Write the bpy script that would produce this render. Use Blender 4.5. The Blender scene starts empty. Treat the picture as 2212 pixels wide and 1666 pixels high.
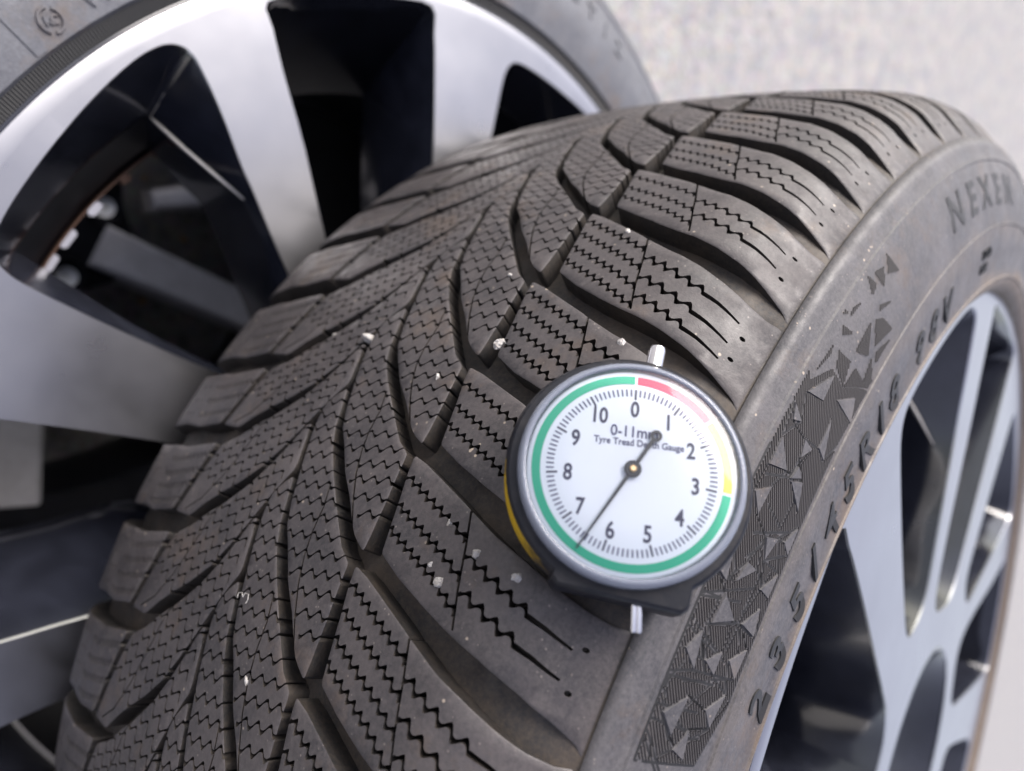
import bpy, math, random
import numpy as np
from mathutils import Vector, Matrix
from mathutils.geometry import delaunay_2d_cdt as _cdt
def delaunay_2d_cdt(pts, edges, faces, mode, eps):
    out = []
    for f in faces:                                # the solver wants counter-clockwise loops
        ar = sum(pts[f[i - 1]][0] * pts[f[i]][1] - pts[f[i]][0] * pts[f[i - 1]][1] for i in range(len(f)))
        out.append(f if ar > 0 else f[::-1])
    return _cdt(pts, edges, out, mode, eps)
random.seed(4)
RNG = np.random.default_rng(4)
S = 0.001                      # all shapes are given in millimetres
GROUND = 552.5                 # height of the top wheel's centre plane above the ground
scene = bpy.context.scene
col = scene.collection

# ------------------------------------------------------------------ camera
FOCAL_PX = 1473.06             # for a picture 2212 px wide
cam_d = bpy.data.cameras.new('camera'); cam = bpy.data.objects.new('camera', cam_d); col.objects.link(cam)
# (x along the wheel axle, y, z) -> world (y, z, x)
def W(v): return Vector((v[1], v[2], v[0]))
c_pos = (181.2216412, -81.05048458, 441.16774118)
c_right = (0.71306042, 0.53536635, -0.45268942)
c_down = (0.18177916, -0.76477708, -0.61812002)
c_fwd = (-0.67712715, 0.35846742, -0.64265071)
r_, d_, f_ = W(c_right), W(c_down), W(c_fwd)
m = Matrix(((r_[0], -d_[0], -f_[0], 0), (r_[1], -d_[1], -f_[1], 0), (r_[2], -d_[2], -f_[2], 0), (0, 0, 0, 1)))
p = W(c_pos) + Vector((0, 0, GROUND))
m.translation = p * S
cam.matrix_world = m
cam_d.sensor_fit = 'HORIZONTAL'; cam_d.sensor_width = 36.0
cam_d.lens = FOCAL_PX / 2212.0 * 36.0
cam_d.clip_start = 0.01; cam_d.clip_end = 200.0
cam_d.dof.use_dof = True
cam_d.dof.focus_distance = 0.166
cam_d.dof.aperture_fstop = 8.0
scene.camera = cam

# ------------------------------------------------------------------ light
SUN_EL, SUN_AZ = math.radians(39), math.radians(29)      # azimuth from world +X towards +Y
world = bpy.data.worlds.new('World'); scene.world = world; world.use_nodes = True
wn = world.node_tree.nodes; wl = world.node_tree.links
bg = wn['Background']
sky = wn.new('ShaderNodeTexSky'); sky.sky_type = 'NISHITA'; sky.sun_disc = False
sky.sun_elevation = SUN_EL; sky.sun_rotation = math.pi / 2 - SUN_AZ
sky.air_density = 1.0; sky.dust_density = 3.0; sky.ozone_density = 1.0
hs = wn.new('ShaderNodeHueSaturation'); hs.inputs['Hue'].default_value = 0.535; hs.inputs['Saturation'].default_value = 0.50      # thin high cloud
wl.new(sky.outputs[0], hs.inputs['Color']); wl.new(hs.outputs[0], bg.inputs[0]); bg.inputs[1].default_value = 0.117
sun_d = bpy.data.lights.new('sun', 'SUN'); sun = bpy.data.objects.new('sun', sun_d); col.objects.link(sun)
sun_d.energy = 2.1; sun_d.angle = math.radians(38); sun_d.color = (1.0, 0.91, 0.88)
sdir = Vector((math.cos(SUN_EL) * math.cos(SUN_AZ), math.cos(SUN_EL) * math.sin(SUN_AZ), math.sin(SUN_EL)))
sun.rotation_euler = sdir.to_track_quat('Z', 'Y').to_euler()
scene.view_settings.view_transform = 'Standard'; scene.view_settings.look = 'None'
scene.view_settings.exposure = 1.36; scene.view_settings.gamma = 1.0
scene.render.engine = 'CYCLES'
scene.cycles.use_denoising = True
scene.cycles.max_bounces = 8; scene.cycles.transparent_max_bounces = 8

# ------------------------------------------------------------------ helpers
def tag(o, label=None, cat=None, group=None, kind=None):
    for k, v in (('label', label), ('category', cat), ('group', group), ('kind', kind)):
        if v: o[k] = v
    return o

def link(name, me, mat=None, parent=None, smooth=False):
    o = bpy.data.objects.new(name, me); col.objects.link(o)
    if mat is not None and len(me.materials) == 0: me.materials.append(mat)
    if parent is not None: o.parent = parent
    if smooth: me.shade_smooth()
    return o

def mesh(name, verts, faces, scale=S):
    me = bpy.data.meshes.new(name)
    v = np.asarray(verts, dtype=float) * scale
    me.from_pydata(v.tolist(), [], [list(map(int, f)) for f in faces])
    me.update()
    return me

def tri_mesh(name, V, F):
    """fast path: numpy verts (mm) and triangles"""
    me = bpy.data.meshes.new(name)
    V = np.asarray(V, dtype=np.float32) * S; F = np.asarray(F, dtype=np.int32)
    me.vertices.add(len(V)); me.vertices.foreach_set('co', V.ravel())
    me.loops.add(F.size); me.loops.foreach_set('vertex_index', F.ravel())
    me.polygons.add(len(F)); me.polygons.foreach_set('loop_start', np.arange(0, F.size, 3, dtype=np.int32))
    me.update(calc_edges=True)
    return me

def revolve(prof, n=256, closed=False, a0=0.0, a1=2 * math.pi):
    """profile of (h, r) -> verts around the axle (local Z), angle 0 on +Y, turning to +X"""
    full = abs(a1 - a0 - 2 * math.pi) < 1e-6
    m_ = n if full else n + 1
    th = np.linspace(a0, a1, n + 1)[:m_]
    V = [(r * math.sin(t), r * math.cos(t), h) for t in th for (h, r) in prof]
    k = len(prof); F = []
    for i in range(n):
        i2 = (i + 1) % m_
        for j in range(k if closed else k - 1):
            j2 = (j + 1) % k
            F.append((i * k + j, i * k + j2, i2 * k + j2, i2 * k + j))
    return V, F

def join(parts):
    V, F = [], []
    for v, f in parts:
        o = len(V); V += list(v); F += [tuple(i + o for i in q) for q in f]
    return V, F

def box(cx, cy, cz, sx, sy, sz, b=0.0):
    """box with chamfered vertical edges when b > 0"""
    x, y, z = sx / 2, sy / 2, sz / 2
    if b <= 0: ring = [(-x, -y), (x, -y), (x, y), (-x, y)]
    else: ring = [(-x + b, -y), (x - b, -y), (x, -y + b), (x, y - b), (x - b, y), (-x + b, y), (-x, y - b), (-x, -y + b)]
    n = len(ring)
    V = [(cx + a, cy + c, cz - z) for a, c in ring] + [(cx + a, cy + c, cz + z) for a, c in ring]
    F = [tuple(range(n - 1, -1, -1)), tuple(range(n, 2 * n))] + [(i, (i + 1) % n, n + (i + 1) % n, n + i) for i in range(n)]
    return V, F

def lathe(prof, n=64, cap=True):
    """profile of (r, z) about local Z"""
    V = [(r * math.cos(2 * math.pi * i / n), r * math.sin(2 * math.pi * i / n), z) for i in range(n) for (r, z) in prof]
    k = len(prof); F = [(i * k + j, ((i + 1) % n) * k + j, ((i + 1) % n) * k + j + 1, i * k + j + 1) for i in range(n) for j in range(k - 1)]
    if cap:
        F.append(tuple(i * k + k - 1 for i in range(n)))
        F.append(tuple(i * k for i in range(n - 1, -1, -1)))
    return V, F

# ------------------------------------------------------------------ materials
class M:
    pass
def nt(name):
    mt = bpy.data.materials.new(name); mt.use_nodes = True
    return mt, mt.node_tree.nodes, mt.node_tree.links, mt.node_tree.nodes['Principled BSDF']
def noise(n, l, scale, detail=4, rough=0.6, coord='Object'):
    tc = n.new('ShaderNodeTexCoord'); t = n.new('ShaderNodeTexNoise')
    t.inputs['Scale'].default_value = scale; t.inputs['Detail'].default_value = detail; t.inputs['Roughness'].default_value = rough
    l.new(tc.outputs[coord], t.inputs['Vector'])
    return t.outputs['Fac']
def ramp(n, l, src, stops):
    r = n.new('ShaderNodeValToRGB'); e = r.color_ramp.elements
    while len(e) < len(stops): e.new(0.5)
    for k, (pos, c) in enumerate(stops):
        e[k].position = pos; e[k].color = (c, c, c, 1) if isinstance(c, (int, float)) else (*c, 1)
    l.new(src, r.inputs[0]); return r.outputs[0]
def mix(n, l, fac, a, b, mode='MIX'):
    x = n.new('ShaderNodeMix'); x.data_type = 'RGBA'; x.blend_type = mode
    for i, v in ((0, fac), (6, a), (7, b)):
        if hasattr(v, 'links') or hasattr(v, 'is_linked'): l.new(v, x.inputs[i])
        elif i == 0: x.inputs[i].default_value = v
        else: x.inputs[i].default_value = (*v, 1)
    return x.outputs[2]
def bump(n, l, b, src, strength, dist):
    bp = n.new('ShaderNodeBump'); bp.inputs['Strength'].default_value = strength; bp.inputs['Distance'].default_value = dist
    l.new(src, bp.inputs['Height']); l.new(bp.outputs[0], b.inputs['Normal']); return bp

def rubber(name, dark, dust, dust_lo=0.42, dust_hi=0.72, rough=0.6, speck=True, bump_s=0.35, bead_dust=False):
    mt, n, l, b = nt(name)
    f1 = ramp(n, l, noise(n, l, 60, 6, 0.65), [(dust_lo, 0.0), (dust_hi, 1.0)])
    c = mix(n, l, f1, dark, dust)
    f2 = ramp(n, l, noise(n, l, 900, 3, 0.7), [(0.35, 0.0), (0.75, 0.55)])
    c = mix(n, l, f2, c, tuple(x * 1.5 for x in dust))
    if bead_dust:                                 # dried mud that collects along the bead
        tc = n.new('ShaderNodeTexCoord'); sp = n.new('ShaderNodeSeparateXYZ'); l.new(tc.outputs['Object'], sp.inputs[0])
        def math_(op, a, b_=None):
            q = n.new('ShaderNodeMath'); q.operation = op
            for i, v in enumerate((a, b_)):
                if v is None: continue
                if isinstance(v, (int, float)): q.inputs[i].default_value = v
                else: l.new(v, q.inputs[i])
            return q.outputs[0]
        rr = math_('SQRT', math_('ADD', math_('MULTIPLY', sp.outputs[0], sp.outputs[0]), math_('MULTIPLY', sp.outputs[1], sp.outputs[1])))
        wob = math_('MULTIPLY', math_('SUBTRACT', noise(n, l, 45, 5, 0.7), 0.5), 0.018)
        fz = ramp(n, l, math_('MULTIPLY', math_('ADD', rr, wob), 2.5), [(0.615, 0.55), (0.632, 0.45), (0.645, 0.0)])
        c = mix(n, l, fz, c, (0.20, 0.145, 0.095))
        fz2 = ramp(n, l, math_('MULTIPLY', math_('ADD', rr, wob), 2.5), [(0.672, 0.0), (0.688, 0.13), (0.700, 0.0)])
        c = mix(n, l, fz2, c, (0.20, 0.155, 0.11))
    if speck:
        tc = n.new('ShaderNodeTexCoord'); v = n.new('ShaderNodeTexVoronoi'); v.inputs['Scale'].default_value = 260
        l.new(tc.outputs['Object'], v.inputs['Vector'])
        f3 = ramp(n, l, v.outputs['Distance'], [(0.0, 1.0), (0.09, 0.9), (0.13, 0.0)])
        sel = ramp(n, l, noise(n, l, 130, 2, 0.5), [(0.55, 0.0), (0.62, 1.0)])
        mm = n.new('ShaderNodeMath'); mm.operation = 'MULTIPLY'; l.new(f3, mm.inputs[0]); l.new(sel, mm.inputs[1])
        c = mix(n, l, mm.outputs[0], c, (0.30, 0.25, 0.20))
    if speck:                                     # a finer scatter of grit dust
        v4 = n.new('ShaderNodeTexVoronoi'); v4.inputs['Scale'].default_value = 620; l.new(tc.outputs['Object'], v4.inputs['Vector'])
        f4 = ramp(n, l, v4.outputs['Distance'], [(0.0, 0.75), (0.12, 0.6), (0.19, 0.0)])
        s4 = ramp(n, l, noise(n, l, 210, 3, 0.6), [(0.54, 0.0), (0.60, 1.0)])
        m4 = n.new('ShaderNodeMath'); m4.operation = 'MULTIPLY'; l.new(f4, m4.inputs[0]); l.new(s4, m4.inputs[1])
        c = mix(n, l, m4.outputs[0], c, (0.19, 0.165, 0.15))
        # brown smears of dried mud
        s5 = ramp(n, l, noise(n, l, 34, 6, 0.7), [(0.56, 0.0), (0.70, 0.55)])
        c = mix(n, l, s5, c, (0.095, 0.066, 0.046))
    l.new(c, b.inputs['Base Color'])
    rr_ = ramp(n, l, noise(n, l, 140, 4, 0.6), [(0.3, rough - 0.12), (0.7, rough + 0.14)])
    l.new(rr_, b.inputs['Roughness'])
    b.inputs['Specular IOR Level'].default_value = 0.5
    ad = n.new('ShaderNodeMath'); ad.operation = 'ADD'
    l.new(noise(n, l, 1600, 3, 0.7), ad.inputs[0]); l.new(noise(n, l, 300, 3, 0.6), ad.inputs[1])
    bump(n, l, b, ad.outputs[0], bump_s, 0.00025)
    return mt
def plain(name, c, rough=0.5, metal=0.0, coat=0.0, spec=0.5, bs=0.0, bscale=400, var=0.0):
    mt, n, l, b = nt(name)
    b.inputs['Roughness'].default_value = rough; b.inputs['Metallic'].default_value = metal
    b.inputs['Coat Weight'].default_value = coat; b.inputs['Coat Roughness'].default_value = 0.06; b.inputs['Specular IOR Level'].default_value = spec
    b.inputs['Base Color'].default_value = (*c, 1)
    if var:
        l.new(mix(n, l, ramp(n, l, noise(n, l, 70, 5, .65), [(0.35, 0.0), (0.7, 1.0)]), c, tuple(min(1, x * (1 + var)) for x in c)), b.inputs['Base Color'])
    if bs: bump(n, l, b, noise(n, l, bscale, 4, .6), bs, 0.0002)
    return mt

M.tread = rubber('tread rubber', (0.0225, 0.0212, 0.0240), (0.0610, 0.0530, 0.0530), rough=0.56, dust_lo=0.36, dust_hi=0.74)
M.flank = rubber('unworn shade-darkened flank rubber', (0.0085, 0.0085, 0.0095), (0.034, 0.026, 0.0195), dust_lo=0.48, dust_hi=0.8, rough=0.6, speck=False)  # unworn rubber, with groove shade also put into the colour
M.carcass = rubber('sidewall rubber', (0.036, 0.036, 0.0405), (0.078, 0.0735, 0.0765), rough=0.56, bead_dust=True)
M.old_side = rubber('dull sidewall rubber', (0.055, 0.058, 0.070), (0.094, 0.098, 0.112), rough=0.44)
M.groove = rubber('groove rubber', (0.013, 0.0125, 0.0130), (0.050, 0.037, 0.026), rough=0.66, speck=False)  # dusty groove floor, its base darkened to deepen the shade
M.dark_rub = plain('clean dark rubber', (0.058, 0.053, 0.051), 0.5, bs=0.2, bscale=900)
M.letter = plain('lettering rubber', (0.012, 0.012, 0.0125), 0.55, bs=0.2, bscale=900)

def machined():
    mt, n, l, b = nt('machined alloy')
    b.inputs['Metallic'].default_value = 1.0
    tc = n.new('ShaderNodeTexCoord'); sp = n.new('ShaderNodeSeparateXYZ'); l.new(tc.outputs['Object'], sp.inputs[0])
    v = n.new('ShaderNodeVectorMath'); v.operation = 'MULTIPLY'; v.inputs[1].default_value = (1, 1, 0); l.new(tc.outputs['Object'], v.inputs[0])
    ln = n.new('ShaderNodeVectorMath'); ln.operation = 'LENGTH'; l.new(v.outputs[0], ln.inputs[0])
    ml = n.new('ShaderNodeMath'); ml.operation = 'MULTIPLY'; ml.inputs[1].default_value = 2600.0; l.new(ln.outputs['Value'], ml.inputs[0])
    nz = n.new('ShaderNodeTexNoise'); nz.noise_dimensions = '1D'; nz.inputs['Scale'].default_value = 1.0; nz.inputs['Detail'].default_value = 2
    l.new(ml.outputs[0], nz.inputs['W'])
    bump(n, l, b, nz.outputs['Fac'], 0.10, 0.00006)                      # the fine turning marks of the lathe
    f = ramp(n, l, noise(n, l, 18, 6, .6), [(0.35, 0.0), (0.7, 1.0)])
    l.new(mix(n, l, f, (0.44, 0.44, 0.455), (0.39, 0.39, 0.405)), b.inputs['Base Color'])
    l.new(ramp(n, l, noise(n, l, 30, 4, .6), [(0.3, 0.27), (0.7, 0.34)]), b.inputs['Roughness'])
    b.inputs['Coat Weight'].default_value = 0.25; b.inputs['Coat Roughness'].default_value = 0.15
    return mt
M.machined = machined()
M.black = plain('gloss black paint', (0.010, 0.011, 0.016), 0.16, coat=0.45, bs=0.03, bscale=250, var=0.8)
M.ridge = plain('pale satin edge', (0.46, 0.44, 0.41), 0.35, 0.8, bs=0.05)  # pale satin metal for the thin tubes along the pocket ridges
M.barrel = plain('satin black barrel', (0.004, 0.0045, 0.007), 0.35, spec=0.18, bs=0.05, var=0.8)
M.grey_alloy = plain('grey painted alloy', (0.56, 0.56, 0.60), 0.38, coat=0.3, bs=0.04, var=0.25)
M.lead = plain('zinc weight', (0.55, 0.55, 0.58), 0.4, 1.0, bs=0.2)
M.tape = plain('brown weight tape', (0.10, 0.05, 0.03), 0.6)
M.chrome = plain('bright steel', (0.78, 0.78, 0.80), 0.16, 1.0, bs=0.03)
M.white = plain('dial white', (0.80, 0.83, 0.88), 0.45)
M.ink = plain('dial ink', (0.03, 0.03, 0.07), 0.5)
M.ink_soft = plain('dial ink fine', (0.05, 0.05, 0.13), 0.5)
M.green = plain('dial green', (0.0, 0.40, 0.22), 0.45)
M.red = plain('dial red', (0.72, 0.03, 0.09), 0.45)
M.yellow = plain('dial yellow', (0.62, 0.55, 0.07), 0.45)
M.brass = plain('brass', (0.75, 0.52, 0.28), 0.3, 1.0)
M.needle = plain('needle black', (0.012, 0.012, 0.016), 0.4)

def gauge_black():
    mt, n, l, b = nt('worn black enamel')
    tc = n.new('ShaderNodeTexCoord'); sp = n.new('ShaderNodeSeparateXYZ'); l.new(tc.outputs['Object'], sp.inputs[0])
    at = n.new('ShaderNodeMath'); at.operation = 'ARCTAN2'; l.new(sp.outputs[1], at.inputs[0]); l.new(sp.outputs[0], at.inputs[1])
    ab = n.new('ShaderNodeMath'); ab.operation = 'ABSOLUTE'; l.new(at.outputs[0], ab.inputs[0])
    # yellow paint smeared on the flank at the lower left (angle about -160 degrees)
    a1 = n.new('ShaderNodeMath'); a1.operation = 'ADD'; a1.inputs[1].default_value = 2.76; l.new(at.outputs[0], a1.inputs[0])
    a2 = n.new('ShaderNodeMath'); a2.operation = 'ABSOLUTE'; l.new(a1.outputs[0], a2.inputs[0])
    a3 = n.new('ShaderNodeMath'); a3.operation = 'MULTIPLY_ADD'; a3.inputs[1].default_value = 0.75
    nz = noise(n, l, 350, 5, .65)
    l.new(nz, a3.inputs[0]); l.new(a2.outputs[0], a3.inputs[2])
    fy = ramp(n, l, a3.outputs[0], [(0.52, 1.0), (0.90, 0.0)])
    lz = ramp(n, l, sp.outputs[2], [(0.0, 1.0), (0.001, 1.0)])
    hz = n.new('ShaderNodeMath'); hz.operation = 'LESS_THAN'; hz.inputs[1].default_value = -0.0027; l.new(sp.outputs[2], hz.inputs[0])
    mm = n.new('ShaderNodeMath'); mm.operation = 'MULTIPLY'; l.new(fy, mm.inputs[0]); l.new(hz.outputs[0], mm.inputs[1])
    base = mix(n, l, ramp(n, l, noise(n, l, 220, 5, .6), [(0.45, 0.0), (0.75, 1.0)]), (0.006, 0.007, 0.011), (0.020, 0.019, 0.021))
    c = mix(n, l, mm.outputs[0], base, (0.46, 0.29, 0.012))
    l.new(c, b.inputs['Base Color']); b.inputs['Roughness'].default_value = 0.38; b.inputs['Specular IOR Level'].default_value = 0.2
    bump(n, l, b, noise(n, l, 700, 4, .6), 0.2, 0.0002)
    return mt
M.enamel = gauge_black()

def lens_mat():
    mt, n, l, b = nt('clear plastic lens')
    out = n['Material Output']; n.remove(b)
    tr = n.new('ShaderNodeBsdfTransparent'); tr.inputs[0].default_value = (0.95, 0.97, 0.99, 1)
    gl = n.new('ShaderNodeBsdfGlossy'); gl.inputs['Roughness'].default_value = 0.05
    fr = n.new('ShaderNodeFresnel'); fr.inputs[0].default_value = 1.45
    mx = n.new('ShaderNodeMixShader'); l.new(fr.outputs[0], mx.inputs[0]); l.new(tr.outputs[0], mx.inputs[1]); l.new(gl.outputs[0], mx.inputs[2])
    l.new(mx.outputs[0], out.inputs[0]); return mt
M.lens = lens_mat()
def bezel_mat():
    mt, n, l, b = nt('clear plastic bezel')
    b.inputs['Base Color'].default_value = (0.28, 0.31, 0.39, 1); b.inputs['Roughness'].default_value = 0.08
    b.inputs['Coat Weight'].default_value = 0.6
    out = n['Material Output']
    tr = n.new('ShaderNodeBsdfTransparent'); mx = n.new('ShaderNodeMixShader'); mx.inputs[0].default_value = 0.5
    l.new(tr.outputs[0], mx.inputs[1]); l.new(b.outputs[0], mx.inputs[2]); l.new(mx.outputs[0], out.inputs[0]); return mt
M.bezel = bezel_mat()
def stone_mat():
    mt, n, l, b = nt('grit')
    oi = n.new('ShaderNodeObjectInfo')
    c = ramp(n, l, oi.outputs['Random'], [(0.0, (0.52, 0.51, 0.50)), (0.5, (0.36, 0.35, 0.34)), (1.0, (0.60, 0.60, 0.61))])
    f = ramp(n, l, noise(n, l, 700, 4, .7), [(0.35, 0.0), (0.65, 1.0)])
    l.new(mix(n, l, f, c, (0.27, 0.25, 0.23)), b.inputs['Base Color']); b.inputs['Roughness'].default_value = 0.85
    bump(n, l, b, noise(n, l, 1500, 4, .6), 0.9, 0.0003)
    return mt
M.stone = stone_mat()

def ground_mat():
    mt, n, l, b = nt('worn asphalt')
    c = mix(n, l, ramp(n, l, noise(n, l, 14, 5, .7), [(0.36, 0.0), (0.64, 1.0)]), (0.182, 0.184, 0.198), (0.285, 0.272, 0.255))
    tc = n.new('ShaderNodeTexCoord'); v = n.new('ShaderNodeTexVoronoi'); v.inputs['Scale'].default_value = 120
    l.new(tc.outputs['Object'], v.inputs['Vector'])
    sh = n.new('ShaderNodeHueSaturation'); sh.inputs['Saturation'].default_value = 0.28; l.new(v.outputs['Color'], sh.inputs['Color'])
    c = mix(n, l, 0.34, c, sh.outputs[0], 'OVERLAY')
    v2 = n.new('ShaderNodeTexVoronoi'); v2.inputs['Scale'].default_value = 26; l.new(tc.outputs['Object'], v2.inputs['Vector'])
    c = mix(n, l, ramp(n, l, v2.outputs['Distance'], [(0.06, 1.0), (0.14, 0.0)]), c, (0.42, 0.28, 0.15))
    l.new(c, b.inputs['Base Color']); b.inputs['Roughness'].default_value = 0.85
    bump(n, l, b, v.outputs['Distance'], 0.5, 0.003)
    return mt
M.ground = ground_mat()

# ------------------------------------------------------------------ setting
gm = mesh('ground', [(-40000, -40000, 0), (40000, -40000, 0), (40000, 40000, 0), (-40000, 40000, 0)], [(0, 1, 2, 3)])
tag(link('ground', gm, M.ground), kind='structure')

# ------------------------------------------------------------------ tyre of the top wheel
R0 = 334.0
PX = np.array([0, 30, 50, 70, 85, 92, 98, 102, 105.6, 110, 114.6])
PR = np.array([334, 333.5, 332.6, 330.9, 328.6, 326.2, 323, 320, 316, 311, 305.6])
LX = np.array([0, 30, 50, 70, 85, 90, 94, 97, 99.0, 100.2])
LR = np.array([334, 333.5, 332.6, 330.9, 328.6, 327.0, 324.6, 321.5, 317.0, 309.0])
def top_r(x):
    x = np.asarray(x, float)
    return np.where(x >= 0, np.interp(np.abs(x), PX, PR), np.interp(np.abs(x), LX, LR))
def top_n(x):
    """unit normal (nx, nr) of the crown"""
    e = 1.5
    dr = (top_r(x + e) - top_r(x - e)) / (2 * e)
    L = np.sqrt(1 + dr * dr)
    return -dr / L, 1 / L
def side_shift(y, z):             # the axle side leans a little: the far part of the wheel stands higher
    w = np.clip((205.0 - z) / 160.0, 0, 1); w = w * w * (3 - 2 * w)
    return w * (5.2 - 0.0327 * y - 0.0203 * z)
def place(u, x, d):
    """u along the tread (mm at radius 334), x across, d depth below the block tops -> local verts"""
    u, x, d = (np.asarray(q, float) for q in (u, x, d))
    nx, nr = top_n(x)
    xx = x - nx * d; rr = top_r(x) - nr * d
    th = u / R0
    Y, Z = rr * np.sin(th), rr * np.cos(th)
    return np.stack([Y, Z, xx + side_shift(Y, Z)], -1)

NN = np.arange(-14, 58).astype(float)
UR = [-173, -146, -109.6, -76.7, -46.1, -18.2, 14.1, 46.5, 73.5, 101.5, 130, 158, 187]      # n = -6 .. 6
UL = [-192, -161.5, -124.5, -91.5, -59.5, -30.2, 5.2, 37, 64, 92, 120.5, 148.5, 177.5]
STEP = (2 * math.pi * R0 - (187 + 173)) / 59.0
def ext(a):
    lo = [a[0] - STEP * k for k in range(8, 0, -1)]
    hi = [a[-1] + STEP * k for k in range(1, 52)]
    return np.array(lo + a + hi)
UR, UL = ext(UR), ext(UL)
def warp(ph, x):
    r = np.interp(ph, NN, UR); l_ = np.interp(ph, NN, UL)
    w = np.clip((47.0 - x) / 82.0, -0.3, 1.35)
    return r + (l_ - r) * w
CS = 30.5    # canonical phase -> mm while triangulating

def densify(poly, step=1.6):
    out = []
    for i in range(len(poly)):
        a, b = np.array(poly[i]), np.array(poly[(i + 1) % len(poly)])
        k = max(1, int(np.ceil(np.linalg.norm(b - a) / step)))
        for j in range(k): out.append(a + (b - a) * j / k)
    return np.array(out)
def round_corners(poly, r=1.0):
    out = []
    n = len(poly)
    for i in range(n):
        p0, p1, p2 = np.array(poly[i - 1]), np.array(poly[i]), np.array(poly[(i + 1) % n])
        a, b = p0 - p1, p2 - p1
        la, lb = np.linalg.norm(a), np.linalg.norm(b)
        ca = (a @ b) / (la * lb)
        if ca > -0.87:
            t = min(r, la * .4, lb * .4)
            q0, q2 = p1 + a / la * t, p1 + b / lb * t
            out += [q0, .25 * q0 + .5 * p1 + .25 * q2, q2]
        else: out.append(p1)
    return out
def inset(poly, d):
    P = np.asarray(poly); a = np.roll(P, 1, 0); b = np.roll(P, -1, 0)
    area = 0.5 * np.sum(P[:, 0] * b[:, 1] - b[:, 0] * P[:, 1]); s = 1 if area > 0 else -1
    t1 = P - a; t1 /= np.linalg.norm(t1, axis=1)[:, None] + 1e-9
    t2 = b - P; t2 /= np.linalg.norm(t2, axis=1)[:, None] + 1e-9
    n1 = np.stack([-t1[:, 1], t1[:, 0]], 1) * s; n2 = np.stack([-t2[:, 1], t2[:, 0]], 1) * s
    nn_ = n1 + n2; nn_ /= np.linalg.norm(nn_, axis=1)[:, None] + 1e-9
    k = 1 / np.clip((nn_ * n1).sum(1), 0.5, 1)
    return P + nn_ * d * k[:, None]
def inside(P, poly):
    x, y = P[:, 0], P[:, 1]; c = np.zeros(len(P), bool); n = len(poly); j = n - 1
    for i in range(n):
        xi, yi = poly[i]; xj, yj = poly[j]
        t = ((yi > y) != (yj > y)) & (x < (xj - xi) * (y - yi) / (yj - yi + 1e-12) + xi)
        c ^= t; j = i
    return c
def dist_poly(P, poly):
    A = np.asarray(poly); B = np.roll(A, -1, 0); best = np.full(len(P), 1e9)
    for a, b in zip(A, B):
        ab = b - a; t = np.clip(((P - a) @ ab) / (ab @ ab + 1e-12), 0, 1)
        best = np.minimum(best, np.linalg.norm(P - a - t[:, None] * ab, axis=1))
    return best

def zigzag(p, q, period, amp, width, straight=0.0, shape='saw', taper=False):
    """closed strip polygon following a zigzag from p to q, canonical mm"""
    p, q = np.array(p, float), np.array(q, float)
    L = np.linalg.norm(q - p); t = (q - p) / L; nrm = np.array([-t[1], t[0]])
    if nrm[0] < 0: nrm = -nrm                     # offsets count along the tread
    pts = []
    if shape == 'saw': wave = [(0, -.75, 1.25), (.07, -.95, 1.45), (.13, -1, 1.5), (.19, -.92, 1.25), (.26, -.65, 1.0), (.4, 0, .8), (.52, .6, .8), (.62, .92, 1.0), (.70, 1, 1.15), (.78, .85, 1.0), (.88, .1, .8)]
    else: wave = [(0, -1, 1.15), (.125, -.85, 1.0), (.25, -.3, .85), (.375, .55, .9), (.5, 1, 1.15), (.625, .85, 1.0), (.75, .3, .85), (.875, -.55, .9)]
    s = 0.0; k0 = max(1, round((L - straight) / period)); per = (L - straight) / k0
    for k in range(k0):
        for ph, o, w in wave: pts.append(((k + ph) * per, o * amp, w))
    pts.append((k0 * per, -amp * .5, 1.0))
    if straight: pts += [(L - straight * .6, 0, .8), (L, 0, .45)]
    up, dn = [], []
    for s_, o, w in pts:
        ww = width * w * .5
        c = p + t * s_
        up.append(c + nrm * (o + ww)); dn.append(c + nrm * (o - ww))
    return np.array(up + dn[::-1])
def strip(pts, w):
    P = np.array(pts, float); t = np.gradient(P, axis=0); t /= np.linalg.norm(t, axis=1)[:, None]
    nrm = np.stack([-t[:, 1], t[:, 0]], 1)
    return np.concatenate([P + nrm * w / 2, (P - nrm * w / 2)[::-1]])
def circle2(c, r, n=9): return np.array([(c[0] + r * math.cos(2 * math.pi * i / n), c[1] + r * math.sin(2 * math.pi * i / n)) for i in range(n)])

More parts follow.
